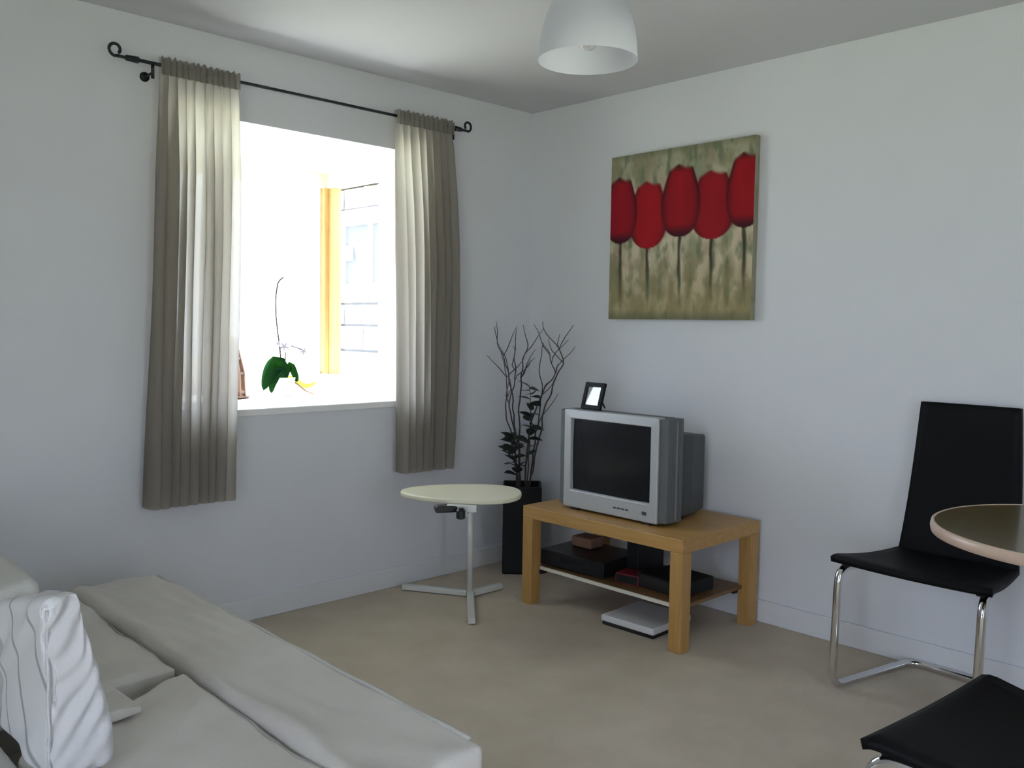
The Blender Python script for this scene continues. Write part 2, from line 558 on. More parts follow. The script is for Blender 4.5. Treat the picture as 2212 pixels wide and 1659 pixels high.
sp('back_cushion', softbox(.10, .483, .165, .03, 28, lambda p, n: n * (wr(p, (4, 4, 4), .012, 2) + wr(p, (12, 9, 9), .004, 9))),
   (-2.915, -.858, .525), m_sofad, (0, R(-5), 0))
sp('back_frame', softbox(.062, (SY1 - SY0) / 2, .09, .03, 16), (-2.995, (SY0 + SY1) / 2, .30), m_sofad)

# ---- pillows on the sofa
m_pil1, t, b = nm('white_sprig_cotton')
b.inputs['Roughness'].default_value = .9
tc = t.nodes.new('ShaderNodeTexCoord')
wv = t.nodes.new('ShaderNodeTexWave')
wv.inputs['Scale'].default_value = 2.3
wv.inputs['Distortion'].default_value = 7
wv.inputs['Detail'].default_value = 1.5
mp = t.nodes.new('ShaderNodeMapping')
mp.inputs['Rotation'].default_value = (R(38), 0, R(90))
rp = t.nodes.new('ShaderNodeValToRGB')
rp.color_ramp.elements[0].position = .0
rp.color_ramp.elements[0].color = (.36, .37, .39, 1)
rp.color_ramp.elements[1].position = .035
rp.color_ramp.elements[1].color = (.72, .73, .75, 1)
t.links.new(tc.outputs['Object'], mp.inputs[0])
t.links.new(mp.outputs[0], wv.inputs[0])
t.links.new(wv.outputs['Fac'], rp.inputs[0])
t.links.new(rp.outputs[0], b.inputs['Base Color'])
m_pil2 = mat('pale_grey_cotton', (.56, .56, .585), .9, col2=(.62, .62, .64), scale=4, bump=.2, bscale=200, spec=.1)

def pillow_bm(hw, hh, ht, seed, amp, dirn=1, pleat=0.0):
    """pillow: width x, thickness y, height z, edges pinched to a seam"""
    def side(s):
        def fn(u, v):
            a, c = 2 * u - 1, 2 * v - 1
            k = max(0.0, (1 - abs(a) ** 2.6) * (1 - abs(c) ** 2.6)) ** .42
            x = hw * a * (1 - .05 * (1 - abs(c)) * abs(a))
            zz = hh * c * (1 - .05 * (1 - abs(a)) * abs(c))
            p = Vector((x, 0, zz))
            wob = amp * noise.noise(Vector((x * 7 + seed, zz * 7, s * 2.0))) + amp * .5 * noise.noise(Vector((x * 18 + seed, zz * 14, s)))
            wob += pleat * math.sin((zz * .85 - x * dirn * .9) * 62 + 4.5 * noise.noise(Vector((x * 4, zz * 4, seed)))) * (.4 + noise.noise(Vector((x * 6, zz * 6, seed + 5))))
            return Vector((x, s * (ht * k + wob * k), zz))
        return fn
    bm = bmesh.new()
    n = 56
    for s in (-1, 1):
        f = side(s)
        vs = [[bm.verts.new(f(i / n, j / n)) for j in range(n + 1)] for i in range(n + 1)]
        for i in range(n):
            for j in range(n):
                q = (vs[i][j], vs[i + 1][j], vs[i + 1][j + 1], vs[i][j + 1])
                bm.faces.new(q if s < 0 else q[::-1])
    bmesh.ops.remove_doubles(bm, verts=bm.verts, dist=.0004)
    return bm

pl = thing('pillow', 'upright white pillow with dark sprig lines and a creased side on the sofa', 'pillow', (-2.862, -1.517, .385))
PW, PH, PD = .163, .176, .060        # half sizes along y, z, x
def pil(p, n):
    d = Vector((0, 0, 0))
    v = (p.z + PH) / (2 * PH)
    # thinner and lower towards the far end, front face sloping
    if p.x > 0:
        d.x -= .075 * max(0, v - .1) ** 1.4 * (p.x / PD)
    d.z -= .075 * v * max(0, (p.y + PW) / (2 * PW)) ** 1.3
    d += n * wr(p, (6, 6, 6), .012, 5)
    if n.y < -.35:        # gathered side: diagonal creases
        q = (p.x * 1.0 + p.z * -.75)
        d.y += (.007 * math.sin(q * 130 + 3.5 * noise.noise(p * 9)) * (.55 + noise.noise(p * 12 + Vector((3, 0, 0)))))
    if n.x < -.3:
        d.x += .006 * math.sin((p.y * .7 + p.z) * 42 + 4 * noise.noise(p * 7)) * (.5 + noise.noise(p * 8))
    return d
bm = softbox(PD, PW, PH, .022, 54, pil)
o = link('body', bm, m_pil1, pl, smooth=True)
o.location = (0, 0, PH + .004)
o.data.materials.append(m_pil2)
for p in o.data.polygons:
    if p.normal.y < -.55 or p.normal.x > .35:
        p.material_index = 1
seam = [(-PD + .004, -PW + .004 + .004 * math.sin(k * 1.7), .03 + k * .028) for k in range(12)]
link('seam', T(seam, .0028, 6), m_pil2, pl, smooth=True)
th_ = link('folded_throw', softbox(.060, .19, .014, .012, 20, lambda p, n: n * wr(p, (9, 6, 6), .008, 4) + Vector((.012 * (p.y / .19) ** 2, 0, 0))), m_sofa, smooth=True)
th_.location = (-2.735, -1.292, .397)
tag(th_, 'small beige folded throw lying on the sofa seat right of the pillow', 'throw')

# ---- TV stand
ST = (-0.325, -1.025)
sx, sy = .555, .88
stand = thing('tv_stand', 'light oak low television table with square legs and lower shelf', 'tv stand', (ST[0], ST[1], 0))
link('tabletop', B(-sx / 2, sx / 2, -sy / 2, sy / 2, .395, .45), m_oak, stand, bevel=.003)
lw = .06
for i in (-1, 1):
    for j in (-1, 1):
        cx, cy = i * (sx / 2 - lw / 2), j * (sy / 2 - lw / 2)
        link('leg', B(cx - lw / 2, cx + lw / 2, cy - lw / 2, cy + lw / 2, 0, .395), m_oakleg, stand, bevel=.003)
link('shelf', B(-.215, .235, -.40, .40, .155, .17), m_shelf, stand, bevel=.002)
link('shelf_edge', B(-.221, -.215, -.40, .40, .155, .17), m_creamedge, stand)
for i in (-1, 1):
    for j in (-1, 1):
        link('shelf_bracket', B(i * .205 - .02, i * .205 + .02, j * .375 - .006, j * .375 + .006, .135, .155), m_black, stand)

# ---- television
tv = thing('television', 'silver grey tube television standing on the oak stand', 'television', (-.44, -1.0, .45))
TY0, TY1 = -.262, .257
def trapbody(bm, secs):
    """lofted rounded sections: (x, y0, y1, z0, z1)"""
    rings = []
    for (x, y0, y1, z0, z1) in secs:
        r = .012
        ring = []
        for cy, cz, a0 in ((y1 - r, z1 - r, 0), (y0 + r, z1 - r, 90), (y0 + r, z0 + r, 180), (y1 - r, z0 + r, 270)):
            for k in range(4):
                a = R(a0 + 30 * k)
                ring.append(bm.verts.new((x, cy + r * math.cos(a), cz + r * math.sin(a))))
        rings.append(ring)
    n = len(rings[0])
    for a, b in zip(rings, rings[1:]):
        for k in range(n):
            bm.faces.new((a[k], a[(k + 1) % n], b[(k + 1) % n], b[k]))
    bm.faces.new(rings[0][::-1])
    bm.faces.new(rings[-1])
# front bezel: frame around the screen
Y0, Y1, Z0, Z1 = TY0, TY1, .012, .448
sY0, sY1, sZ0, sZ1 = -.225, .216, .090, .410
bm = bmesh.new()
xf, xb = -.066, -.02
def ringv(x, y0, y1, z0, z1):
    return [bm.verts.new((x, y0, z0)), bm.verts.new((x, y1, z0)), bm.verts.new((x, y1, z1)), bm.verts.new((x, y0, z1))]
A = ringv(xb, Y0, Y1, Z0, Z1); Bv = ringv(xf, Y0, Y1, Z0, Z1); Cv = ringv(xf - .002, sY0, sY1, sZ0, sZ1); Dv = ringv(xf + .018, sY0 + .004, sY1 - .004, sZ0 + .004, sZ1 - .004)
for P_, Q_ in ((A, Bv), (Bv, Cv), (Cv, Dv)):
    for k in range(4):
        bm.faces.new((P_[k], P_[(k + 1) % 4], Q_[(k + 1) % 4], Q_[k]))
bm.faces.new(A)
bez = link('bezel', bm, m_silver, tv, bevel=.004)
def scr(u, v):
    a, c = 2 * u - 1, 2 * v - 1
    return Vector((xf + .016 - .010 * (1 - .6 * a * a - .4 * c * c), sY0 + .003 + u * (sY1 - sY0 - .006), sZ0 + .003 + v * (sZ1 - sZ0 - .006)))
link('screen', grid(scr, 16, 12), m_screen, tv, smooth=True)
for s, ya, yb in ((1, Y1, .300), (-1, Y0, -.297)):      # speaker wings, swept back
    bm = bmesh.new()
    lo, hi = .016, .444
    pts = [(-.056, ya), (-.056, ya + s * .006), (-.044, yb), (.060, yb), (.060, ya)]
    vb = [bm.verts.new((x, y, lo)) for x, y in pts]
    vt = [bm.verts.new((x, y, hi)) for x, y in pts]
    for k in range(len(pts)):
        k2 = (k + 1) % len(pts)
        bm.faces.new((vb[k], vb[k2], vt[k2], vt[k]))
    bm.faces.new(vb[::-1]); bm.faces.new(vt)
    wg = link('speaker_wing', bm, m_grey, tv, bevel=.003)
    for k in range(3):
        x = -.012 + k * .022
        link('wing_rib', B(x, x + .006, yb - .002 if s > 0 else yb - .004, yb + .004 if s > 0 else yb + .002, lo + .01, hi - .01), m_wing if k == 1 else m_grey, wg)
bm = bmesh.new()
trapbody(bm, [(-.02, -.262, .262, .014, .447), (.058, -.26, .26, .016, .445)])
link('front_shell', bm, m_dkgrey, tv)
bm = bmesh.new()
trapbody(bm, [(.058, -.255, .255, .012, .37), (.20, -.248, .248, .012, .366), (.322, -.225, .225, .02, .352)])
link('rear_housing', bm, m_dkgrey, tv)
for k in range(4):
    link('button', B(xf - .004, xf + .002, -.05 - k * .022, -.036 - k * .022, .046, .052), m_dkgrey, tv)
link('power_button', B(xf - .005, xf + .002, -.21, -.19, .042, .056), m_dkgrey, tv)
for y in (-.2, .2):
    for x in (-.04, .17):
        link('foot', B(x - .015, x + .015, y - .02, y + .02, 0, .016), m_black, tv)

# ---- far dining chair and its copy
def make_chair(name, label, loc, rotz):
    t_ = thing(name, label, 'chair', loc, rotz, None)
    th = .02
    def slab(fn, nu, nv, thick):
        bm = grid(fn, nu, nv)
        bmesh.ops.recalc_face_normals(bm, faces=bm.faces)
        return bm
    def seat(u, v):
        y = .215 - .40 * v
        hw = .268 - .062 * v
        dip = -.012 * math.sin(PI * v) - .02 * v + (.0 if v > .08 else -.010 * (1 - v / .08) ** 2)
        return Vector(((2 * u - 1) * hw, y, .472 + dip - .006 * (1 - (2 * u - 1) ** 2)))
    s_ = link('seat', slab(seat, 12, 24, th), m_leather, t_, smooth=True)
    s_.modifiers.new('solid', 'SOLIDIFY').thickness = th
    s_.modifiers['solid'].offset = 0
    def back(u, v):
        z = .442 + .565 * v
        hw = .206 - .036 * v
        y = -.178 - .012 * math.sin(v * PI) * 1.0 - .045 * v ** 1.3
        y += .012 * (1 - v) ** 6
        return Vector(((2 * u - 1) * hw, y - .012 * (1 - (2 * u - 1) ** 2), z))
    b_ = link('backrest', slab(back, 12, 24, th), m_leather, t_, smooth=True)
    b_.modifiers.new('solid', 'SOLIDIFY').thickness = .024
    b_.modifiers['solid'].offset = 0
    r = .0145
    half = [(.165, -.165, .425), (.240, .205, .436), (.240, .225, r), (.172, -.228, r)]
    pts = half + [(-x, y, z) for x, y, z in half[::-1]]
    link('frame', T(fillet(pts, .055, 7), r, 12), m_chrome, t_, smooth=True)
    for s in (-1, 1):
        link('seat_clip', B(s * .225 - .012, s * .225 + .012, .13, .19, .44, .458), m_black, t_)
    link('crossbar', T([(-.2, -.02, .436), (.2, -.02, .436)], .009, 8), m_chrome, t_, smooth=True)
    return t_
ch1 = make_chair('dining_chair', 'tall backed black leather cantilever chair standing against the right wall', (-.262, -2.270, 0), R(87))
ch2 = make_chair('dining_chair', 'black leather chair in the bottom right corner, only its seat showing', (-1.508, -2.937, 0), R(-4.7))

# ---- round table
tb = thing('round_table', 'round dining table with dark veneer top and pale edge band', 'table', (-.70, -2.84, 0))
link('tabletop', L([(.38, .711), (.393, .711), (.393, .739), (.0005, .739)], 96, True, False), m_top, tb)
eb = link('edge_band', L([(.393, .709), (.398, .711), (.4005, .7245), (.398, .738), (.393, .7405), (.389, .7397), (.389, .7095)], 96, False, False), m_edge, tb, smooth=True)
link('pedestal', L([(.04, .03), (.035, .1), (.035, .66), (.15, .70), (.15, .708)], 32), m_chrome, tb, smooth=True)
link('base', L([(.22, 0), (.22, .012), (.1, .035), (.04, .045)], 48), m_chrome, tb, smooth=False)

# ---- small side table
SB = (-.735, -.375)
st = thing('side_table', 'small white adjustable side table with rounded cream top', 'side table', (SB[0], SB[1], 0))
def topfn():
    bm = bmesh.new()
    n = 64
    rim = []
    e1 = Vector((-.70, .71, 0))     # long axis, to the left as seen in the room
    e2 = Vector((.71, .70, 0))
    cen = Vector((-.262, -.245, 0))
    for k in range(n):
        a = 2 * PI * k / n
        c, s = math.cos(a), math.sin(a)
        rx = .25 if c < 0 else .262
        ry = .180 * (1 - .24 * c)
        p = cen + e1 * (rx * math.copysign(abs(c) ** .85, c)) + e2 * (ry * math.copysign(abs(s) ** .9, s))
        rim.append(p)
    vb = [bm.verts.new(p * 1 + Vector((0, 0, .546))) for p in rim]
    vt = [bm.verts.new(p + Vector((0, 0, .565))) for p in rim]
    for k in range(n):
        bm.faces.new((vb[k], vb[(k + 1) % n], vt[(k + 1) % n], vt[k]))
    bm.faces.new(vb[::-1]); bm.faces.new(vt)
    return bm
link('tabletop', topfn(), m_cream, st, bevel=.006)
link('post', T([(0, 0, .03), (0, 0, .522)], .0135, 12), m_whitemetal, st, smooth=True)
def bar(bm, a, b, w, z0, z1):
    a, b = Vector((*a, 0)), Vector((*b, 0))
    d = (b - a).normalized(); s = Vector((-d.y, d.x, 0)) * w / 2
    lo = [bm.verts.new(p + Vector((0, 0, z0))) for p in (a - s, b - s, b + s, a + s)]
    hi = [bm.verts.new(p + Vector((0, 0, z1))) for p in (a - s, b - s, b + s, a + s)]
    for k in range(4):
        bm.faces.new((lo[k], lo[(k + 1) % 4], hi[(k + 1) % 4], hi[k]))
    bm.faces.new(lo[::-1]); bm.faces.new(hi)
bm = bmesh.new(); bar(bm, (.03, .03), (-.25, -.30), .032, .004, .03)
link('foot', bm, m_whitemetal, st, bevel=.004)
bm = bmesh.new(); bar(bm, (-.165, .296), (.0, .016), .032, .004, .029)
link('foot', bm, m_whitemetal, st, bevel=.004)
bm = bmesh.new(); bar(bm, (.016, .0), (.20, .0), .032, .004, .029)
link('foot', bm, m_whitemetal, st, bevel=.004)
bm = bmesh.new(); bar(bm, (.02, .02), (-.40, -.40), .05, .500, .520)
bar(bm, (-.22, -.22), (-.40, -.40), .12, .5195, .546)
link('support_arm', bm, m_whitemetal, st, bevel=.003)
bm = bmesh.new(); bar(bm, (-.475, -.325), (-.395, -.37), .05, .518, .5445)
link('height_lever', bm, m_black, st, bevel=.006)
o = link('knob', L([(.012, -.022), (.018, -.018), (.018, .012), (.010, .022)], 20), m_black, st)
o.location = (-.425, -.425, .522)

# ---- black floor vase
vase = thing('floor_vase', 'tall square black floor vase in the corner behind the oak stand', 'vase', (-.225, -.195, 0), R(46))
vw, vh = .098, .452
bm = bmesh.new()
def sq(h, z):
    return [bm.verts.new((x * h, y * h, z)) for x, y in ((-1, -1), (1, -1), (1, 1), (-1, 1))]
rings = [sq(vw * .97, 0), sq(vw, .02), sq(vw, vh), sq(vw - .012, vh), sq(vw - .014, .30)]
for a, b_ in zip(rings, rings[1:]):
    for k in range(4):
        bm.faces.new((a[k], a[(k + 1) % 4], b_[(k + 1) % 4], b_[k]))
bm.faces.new(rings[0][::-1]); bm.faces.new(rings[-1])
link('body', bm, m_blackmatt, vase, bevel=.006)

# ================================================================== SOFT FURNISHINGS, PICTURE, LAMP
RODY, RODZ = -.08, 2.213
rod = thing('curtain_rod', 'dark wrought iron curtain rod with twisted cage finials above the window', 'curtain rod', (-1.375, RODY, RODZ))
RX0, RX1 = -2.13, -.60
def rp_(bmx, name, m=m_iron, sm=True, parent=rod):
    o = link(name, bmx, m, parent, smooth=sm)
    return o
def rel(pts):
    return [Vector(p) - Vector(rod.location) for p in pts]
rp_(T(rel([(RX0, RODY, RODZ), (RX1, RODY, RODZ)]), .0065, 10), 'pole')
for s, x0 in ((-1, RX0), (1, RX1)):
    bm = bmesh.new()
    tube(bm, rel([(x0 - s * .01, RODY, RODZ), (x0 + s * .035, RODY, RODZ)]), [.0125, .010], 10)
    tube(bm, rel([(x0 + s * .03, RODY, RODZ), (x0 + s * .07, RODY, RODZ)]), .006, 8)
    # open scroll at the very end
    sc = []
    for k in range(22):
        a = -PI / 2 + k / 21 * 1.75 * PI
        rr = .024 - .008 * k / 21
        sc.append((x0 + s * (.068 + rr * math.cos(a) + .004), RODY, RODZ + .022 + rr * math.sin(a)))
    tube(bm, rel(sc), .0058, 8)
    rp_(bm, 'finial')
    bx = x0 + (.062 if s < 0 else -.02)
    br = bmesh.new()
    tube(br, rel(fillet([(bx, -.002, RODZ - .035), (bx, RODY, RODZ - .035), (bx, RODY, RODZ - .006)], .02, 4)), .005, 8)
    tube(br, rel([(bx, 0, RODZ - .035), (bx, -.006, RODZ - .035)]), .018, 14)
    tube(br, rel([(bx, RODY, RODZ - .055), (bx, RODY, RODZ + .004)]), .0065, 8)
    rp_(br, 'bracket')

def curtain(label, top, bot, zb, folds, seed, ph, bulge=0.0):
    rn = random.Random(seed)
    phs = [rn.uniform(-.9, .9) for _ in range(40)]
    amp = [rn.uniform(.55, 1.25) for _ in range(40)]
    zt = RODZ + .030
    def fn(u, v):
        # v: 0 at the top ruffle, 1 at the hem
        z = zt + (zb - zt) * v
        k = u * folds
        i = int(k) % 40
        f = k - int(k)
        a = amp[i] * (1 - f) + amp[(i + 1) % 40] * f
        p = phs[i] * (1 - f) + phs[(i + 1) % 40] * f
        gather = .012 + .028 * min(1, max(0, (v - .03) / .35))
        if v < .03:
            gather = .011
        x0 = top[0] + (bot[0] - top[0]) * v
        x1 = top[1] + (bot[1] - top[1]) * v + bulge * math.sin(PI * v)
        drift = .5 * noise.noise(Vector((u * 5, v * 1.6, seed)))
        ang = 2 * PI * k + p + drift * min(1, v * 2)
        x = x0 + (x1 - x0) * u + (.004 + .014 * a) * math.cos(ang + 1.2 * noise.noise(Vector((u * 9, v * 1.3, seed + 3)))) * min(1, v * 4)
        y = RODY + gather * a * math.sin(ang) + .006 * noise.noise(Vector((u * 14, v * 3, seed + 8)))
        if v < .055:                       # ruffled heading gathered on the rod
            y = RODY + .0125 * math.sin(ang * 1.0) * .8
            z += .006 * noise.noise(Vector((u * 22, 0, seed)))
        return Vector((x, min(y, -.024), z + (.010 * math.sin(ang) * max(0, v - .9) * 3)))
    t_ = thing('curtain', label, 'curtain', ((top[0] + top[1]) / 2, RODY, RODZ))
    bm = grid(fn, folds * 14, 60)
    def head(u, v):            # gathered heading that wraps the rod, a second layer of cloth
        z = zt - .006 - .062 * v
        k = u * folds * 1.5
        wv_ = math.sin(2 * PI * k + 1.6 * noise.noise(Vector((u * 11, 0, seed))))
        z += (1 - v) * (.009 * noise.noise(Vector((u * 26, 1, seed))) + .005 * wv_)
        y = RODY - .0155 - .005 * (1 + wv_) - (.004 if .3 < v < .5 else 0)
        return Vector((top[0] + (top[1] - top[0]) * u, y, z))
    h_ = link('heading', grid(head, folds * 14, 10), m_heading, None, smooth=True)
    h_.parent = t_
    h_.matrix_parent_inverse = Matrix.Translation(-Vector(t_.location))
    o = link('cloth', bm, m_curtain, None, smooth=True)
    o.parent = t_
    o.matrix_parent_inverse = Matrix.Translation(-Vector(t_.location))
    return t_
curtain('sheer taupe curtain left of the window, the longer one in view', (-2.045, -1.730), (-2.112, -1.775), .55, 9, 3, 0)
curtain('sheer taupe curtain right of the window, above the side table', (-.968, -.628), (-.928, -.632), .565, 8, 12, 1, .03)

# ---- canvas with tulips: a flat print, so its colours sit on a fine grid
PY0, PY1, PZ0, PZ1 = -.592, -1.382, 1.305, 2.088
pic = thing('canvas_painting', 'square canvas print of five red tulips on mottled olive', 'painting', (-.024, (PY0 + PY1) / 2, (PZ0 + PZ1) / 2))
hw_, hh_ = abs(PY1 - PY0) / 2, (PZ1 - PZ0) / 2
NP = 150
def lin(c):
    return tuple(((v / 255) / 12.92 if v / 255 <= .04045 else ((v / 255 + .055) / 1.055) ** 2.4) for v in c)
def mixc(a, b, t):
    t = max(0, min(1, t))
    return tuple(x + (y - x) * t for x, y in zip(a, b))
def sm(e0, e1, x):
    t = max(0, min(1, (x - e0) / (e1 - e0)))
    return t * t * (3 - 2 * t)
# blooms: centre u, half width, top v, bottom v, front?, colour
BL = [(.290, .140, .165, .575, 0, (176, 14, 28)), (.738, .145, .150, .545, 0, (160, 16, 32)),
      (.080, .125, .120, .535, 1, (158, 12, 34)), (.520, .136, .090, .520, 1, (160, 14, 30)), (.945, .120, .075, .495, 1, (165, 12, 28))]
def art(u, v):
    n1 = noise.fractal(Vector((u * 9, v * 7, 1.3)), 1.0, 2.0, 4)
    n2 = noise.fractal(Vector((u * 22, v * 9, 7.1)), 1.0, 2.0, 3)
    c = mixc((146, 138, 108), (196, 184, 158), .5 + 1.6 * n1)
    c = mixc(c, (150, 168, 142), .55 * max(0, noise.noise(Vector((u * 13, v * 6, 9.7)))) * sm(.75, .45, v) * 1.6)
    c = mixc(c, (178, 152, 130), .8 * max(0, noise.noise(Vector((u * 15, v * 8, 4.4)))))
    c = mixc(c, (112, 120, 96), max(0, n2) * 1.3 + .45 * sm(.35, .0, v))
    c = mixc(c, (96, 92, 62), .8 * max(0, noise.noise(Vector((u * 16, v * 3.5, 3)))) * sm(.5, .75, v))
    c = mixc(c, (142, 128, 82), .5 * sm(.62, 1.0, v))
    c = mixc(c, (92, 96, 74), .6 * sm(.93, 1.0, v) + .35 * sm(.05, 0, v))
    for (cu, hwid, vt, vb, front, col) in BL:
        wob = .006 * noise.noise(Vector((v * 9, cu * 10, 0)))
        d = abs(u - cu - wob * 1.5 - .012 * sm(.6, 1, v))
        if v > vb - .01:
            wd = .010 + .004 * noise.noise(Vector((v * 12, cu, 2)))
            c = mixc(c, (46, 42, 28), .85 * sm(wd * 1.6, wd * .5, d) * sm(.97, .6, v))
    for (cu, hwid, vt, vb, front, col) in BL:
        t = (v - vt) / (vb - vt)
        if -.1 < t < 1.08:
            # tulip outline: full low down, drawn in at the tip with petal points
            tt = max(0.0, min(1.0, t))
            prof = (math.sin(PI * min(1, .5 * (tt / .55))) if tt < .55 else math.sqrt(max(0, 1 - ((tt - .55) / .45) ** 2.4)))
            prof = .50 * (1 - tt) ** .8 * min(1, tt * 14) + prof * (1 - .50 * (1 - tt) ** .8)
            tip = .055 * abs(math.sin((u - cu) / hwid * 3.4 + .5)) + .05 * (abs(u - cu) / hwid) ** 2
            d = abs(u - cu) / hwid
            e = sm(prof + .05, prof - .05, d) * sm(-.02 + tip, .04 + tip * 1.3, t) * sm(1.03, .98, t)
            rc = mixc(col, (206, 24, 32), .35 * (1 + noise.noise(Vector((u * 14, v * 5, cu * 20)))) * (1 - d) * (1 - .5 * tt))
            rc = mixc(rc, (86, 8, 20), .55 * sm(.55, 1.0, d / max(prof, .05)))
            if front:
                rc = mixc(rc, (44, 8, 14), .75 * sm(.80, 1.0, d / max(prof, .05)) * sm(1.02, .2, t))
                rc = mixc(rc, (40, 8, 24), .85 * sm(.80, 1.0, t))
                rc = mixc(rc, (52, 26, 20), .8 * sm(.14, .02, t))
            else:
                rc = mixc(rc, (110, 40, 34), .5 * sm(.16, .0, t))
            c = mixc(c, tuple(q * .86 for q in rc), e)
    return c
me = bpy.data.meshes.new('canvas_print')
verts, faces = [], []
for i in range(NP + 1):
    for j in range(NP + 1):
        u, v = i / NP, j / NP
        verts.append((0, hw_ - 2 * hw_ * u, hh_ - 2 * hh_ * v))
for i in range(NP):
    for j in range(NP):
        a = i * (NP + 1) + j
        faces.append((a, a + NP + 1, a + NP + 2, a + 1))
me.from_pydata(verts, [], faces)
ca = me.color_attributes.new('print', 'FLOAT_COLOR', 'POINT')
for i in range(NP + 1):
    for j in range(NP + 1):
        ca.data[i * (NP + 1) + j].color = (*lin(art(i / NP, j / NP)), 1)
m_print, t, b = nm('canvas_print')
at = t.nodes.new('ShaderNodeAttribute')
at.attribute_name = 'print'
t.links.new(at.outputs['Color'], b.inputs['Base Color'])
b.inputs['Roughness'].default_value = .75
b.inputs['Specular IOR Level'].default_value = .25
me.materials.append(m_print)
pr = bpy.data.objects.new('print', me)
C.objects.link(pr)
pr.parent = pic
pr.location = (-.0152, 0, 0)
m_canvas = mat('canvas_edge', (.24, .235, .15), .9, col2=(.34, .31, .22), scale=14, bump=.2, bscale=200)
link('canvas_edge', B(-.015, .018, -hw_, hw_, -hh_, hh_), m_canvas, pic)

# ---- pendant lamp
lamp = thing('pendant_lamp', 'white bell shaped plastic pendant lamp hanging from the ceiling', 'lamp', (-1.535, -1.755, 2.0))
prof = [(.138, 0), (.1365, .012), (.134, .05), (.128, .085), (.119, .118), (.106, .150), (.088, .180), (.066, .203), (.042, .217), (.030, .222), (.027, .240)]
inner = [(r - .003, z) for r, z in prof]
bm = bmesh.new()
lathe(bm, prof, 64)
link('shade', bm, m_shade, lamp, smooth=True)
link('lamp_holder', L([(.022, .13), (.024, .14), (.024, .225), (.016, .255), (.006, .27)], 24), m_ceramic, lamp, smooth=True)
link('bulb', L([(.001, .028), (.016, .032), (.028, .050), (.030, .068), (.024, .092), (.015, .115), (.0135, .135)], 24), m_bulb, lamp, smooth=True)
link('cord', T([(0, 0, .26), (0, 0, .38)], .0035, 8), m_ceramic, lamp)
link('ceiling_rose', L([(.006, .355), (.03, .362), (.048, .385), (.05, .4)], 32), m_ceramic, lamp, smooth=True)

# ================================================================== SMALL THINGS
# ---- photo frame on the television
pf = thing('photo_frame', 'small black photo frame leaning back on top of the television', 'photo frame', (-.452, -.850, .8995), R(90 - 9))
tilt = R(15)
def leanm(o):
    o.rotation_euler = (tilt, 0, 0)
    return o
fwid, fht, fb = .062, .122, .020
leanm(link('frame', B((-fwid, fwid, -.006, .008, 0, fb), (-fwid, fwid, -.006, .008, fht - fb, fht), (-fwid, -fwid + fb, -.006, .008, fb, fht - fb), (fwid - fb, fwid, -.006, .008, fb, fht - fb)), m_blackmatt, pf, bevel=.002))
leanm(link('photo', B(-fwid + fb, fwid - fb, -.0015, .003, fb, fht - fb), m_mirror, pf))
bm = bmesh.new()
tube(bm, [(0, -.034, .085), (0, -.085, .0025)], .004, 6)
link('easel_leg', bm, m_black, pf)
pf.rotation_euler = (0, 0, R(84))

# ---- things on the shelf of the stand
bx = thing('video_recorder', 'flat black box at the left on the stand shelf', 'box', (-.375, -.80, .17), R(3))
link('case', B(-.14, .14, -.18, .18, .006, .075), m_black, bx, bevel=.003)
link('front_panel', B(-.143, -.14, -.17, .17, .012, .069), m_blackmatt, bx)
link('display', B(-.1445, -.143, -.06, .06, .035, .055), m_screen, bx)
for y in (-.15, .15):
    for x in (-.11, .11):
        link('foot', B(x - .01, x + .01, y - .01, y + .01, 0, .006), m_blackmatt, bx)
o = link('leather_case', softbox(.05, .06, .025, .012, 10), m_brown, smooth=True)
o.location = (-.33, -.74, .2705)
tag(o, 'small brown case lying on the flat black box under the oak top', 'case')
gc = thing('game_console', 'upright black box behind the red case on the stand shelf', 'box', (-.30, -.995 - .06, .17), R(-8))
link('case', B(-.08, .08, -.035, .035, 0, .17), m_black, gc, bevel=.004)
link('front_panel', B(-.083, -.08, -.03, .03, .01, .16), m_blackmatt, gc)
rc = thing('game_case', 'dark red case in the middle of the stand shelf', 'case', (-.43, -1.085, .17), R(12))
link('cover', B(-.05, .05, -.055, .055, 0, .045), m_red, rc, bevel=.003)
link('spine', B(-.0505, -.047, -.05, .05, .006, .04), m_blackmatt, rc)
rb = thing('satellite_receiver', 'flat black box at the right end of the stand shelf', 'box', (-.36, -1.26, .17), R(-4))
link('case', B(-.11, .11, -.115, .115, .005, .06), m_blackmatt, rb, bevel=.003)
link('front_panel', B(-.113, -.11, -.105, .105, .010, .055), m_black, rb)
for y in (-.09, .09):
    for x in (-.08, .08):
        link('foot', B(x - .01, x + .01, y - .01, y + .01, 0, .005), m_black, rb)
wb = thing('white_box', 'slim white box with black underside on the carpet beneath the stand', 'box', (-.415, -1.155, 0), R(2))
link('top_shell', B(-.14, .14, -.135, .135, .016, .044), m_boxwhite, wb, bevel=.006)
link('underside', B(-.136, .136, -.131, .131, 0, .016), m_black, wb, bevel=.003)

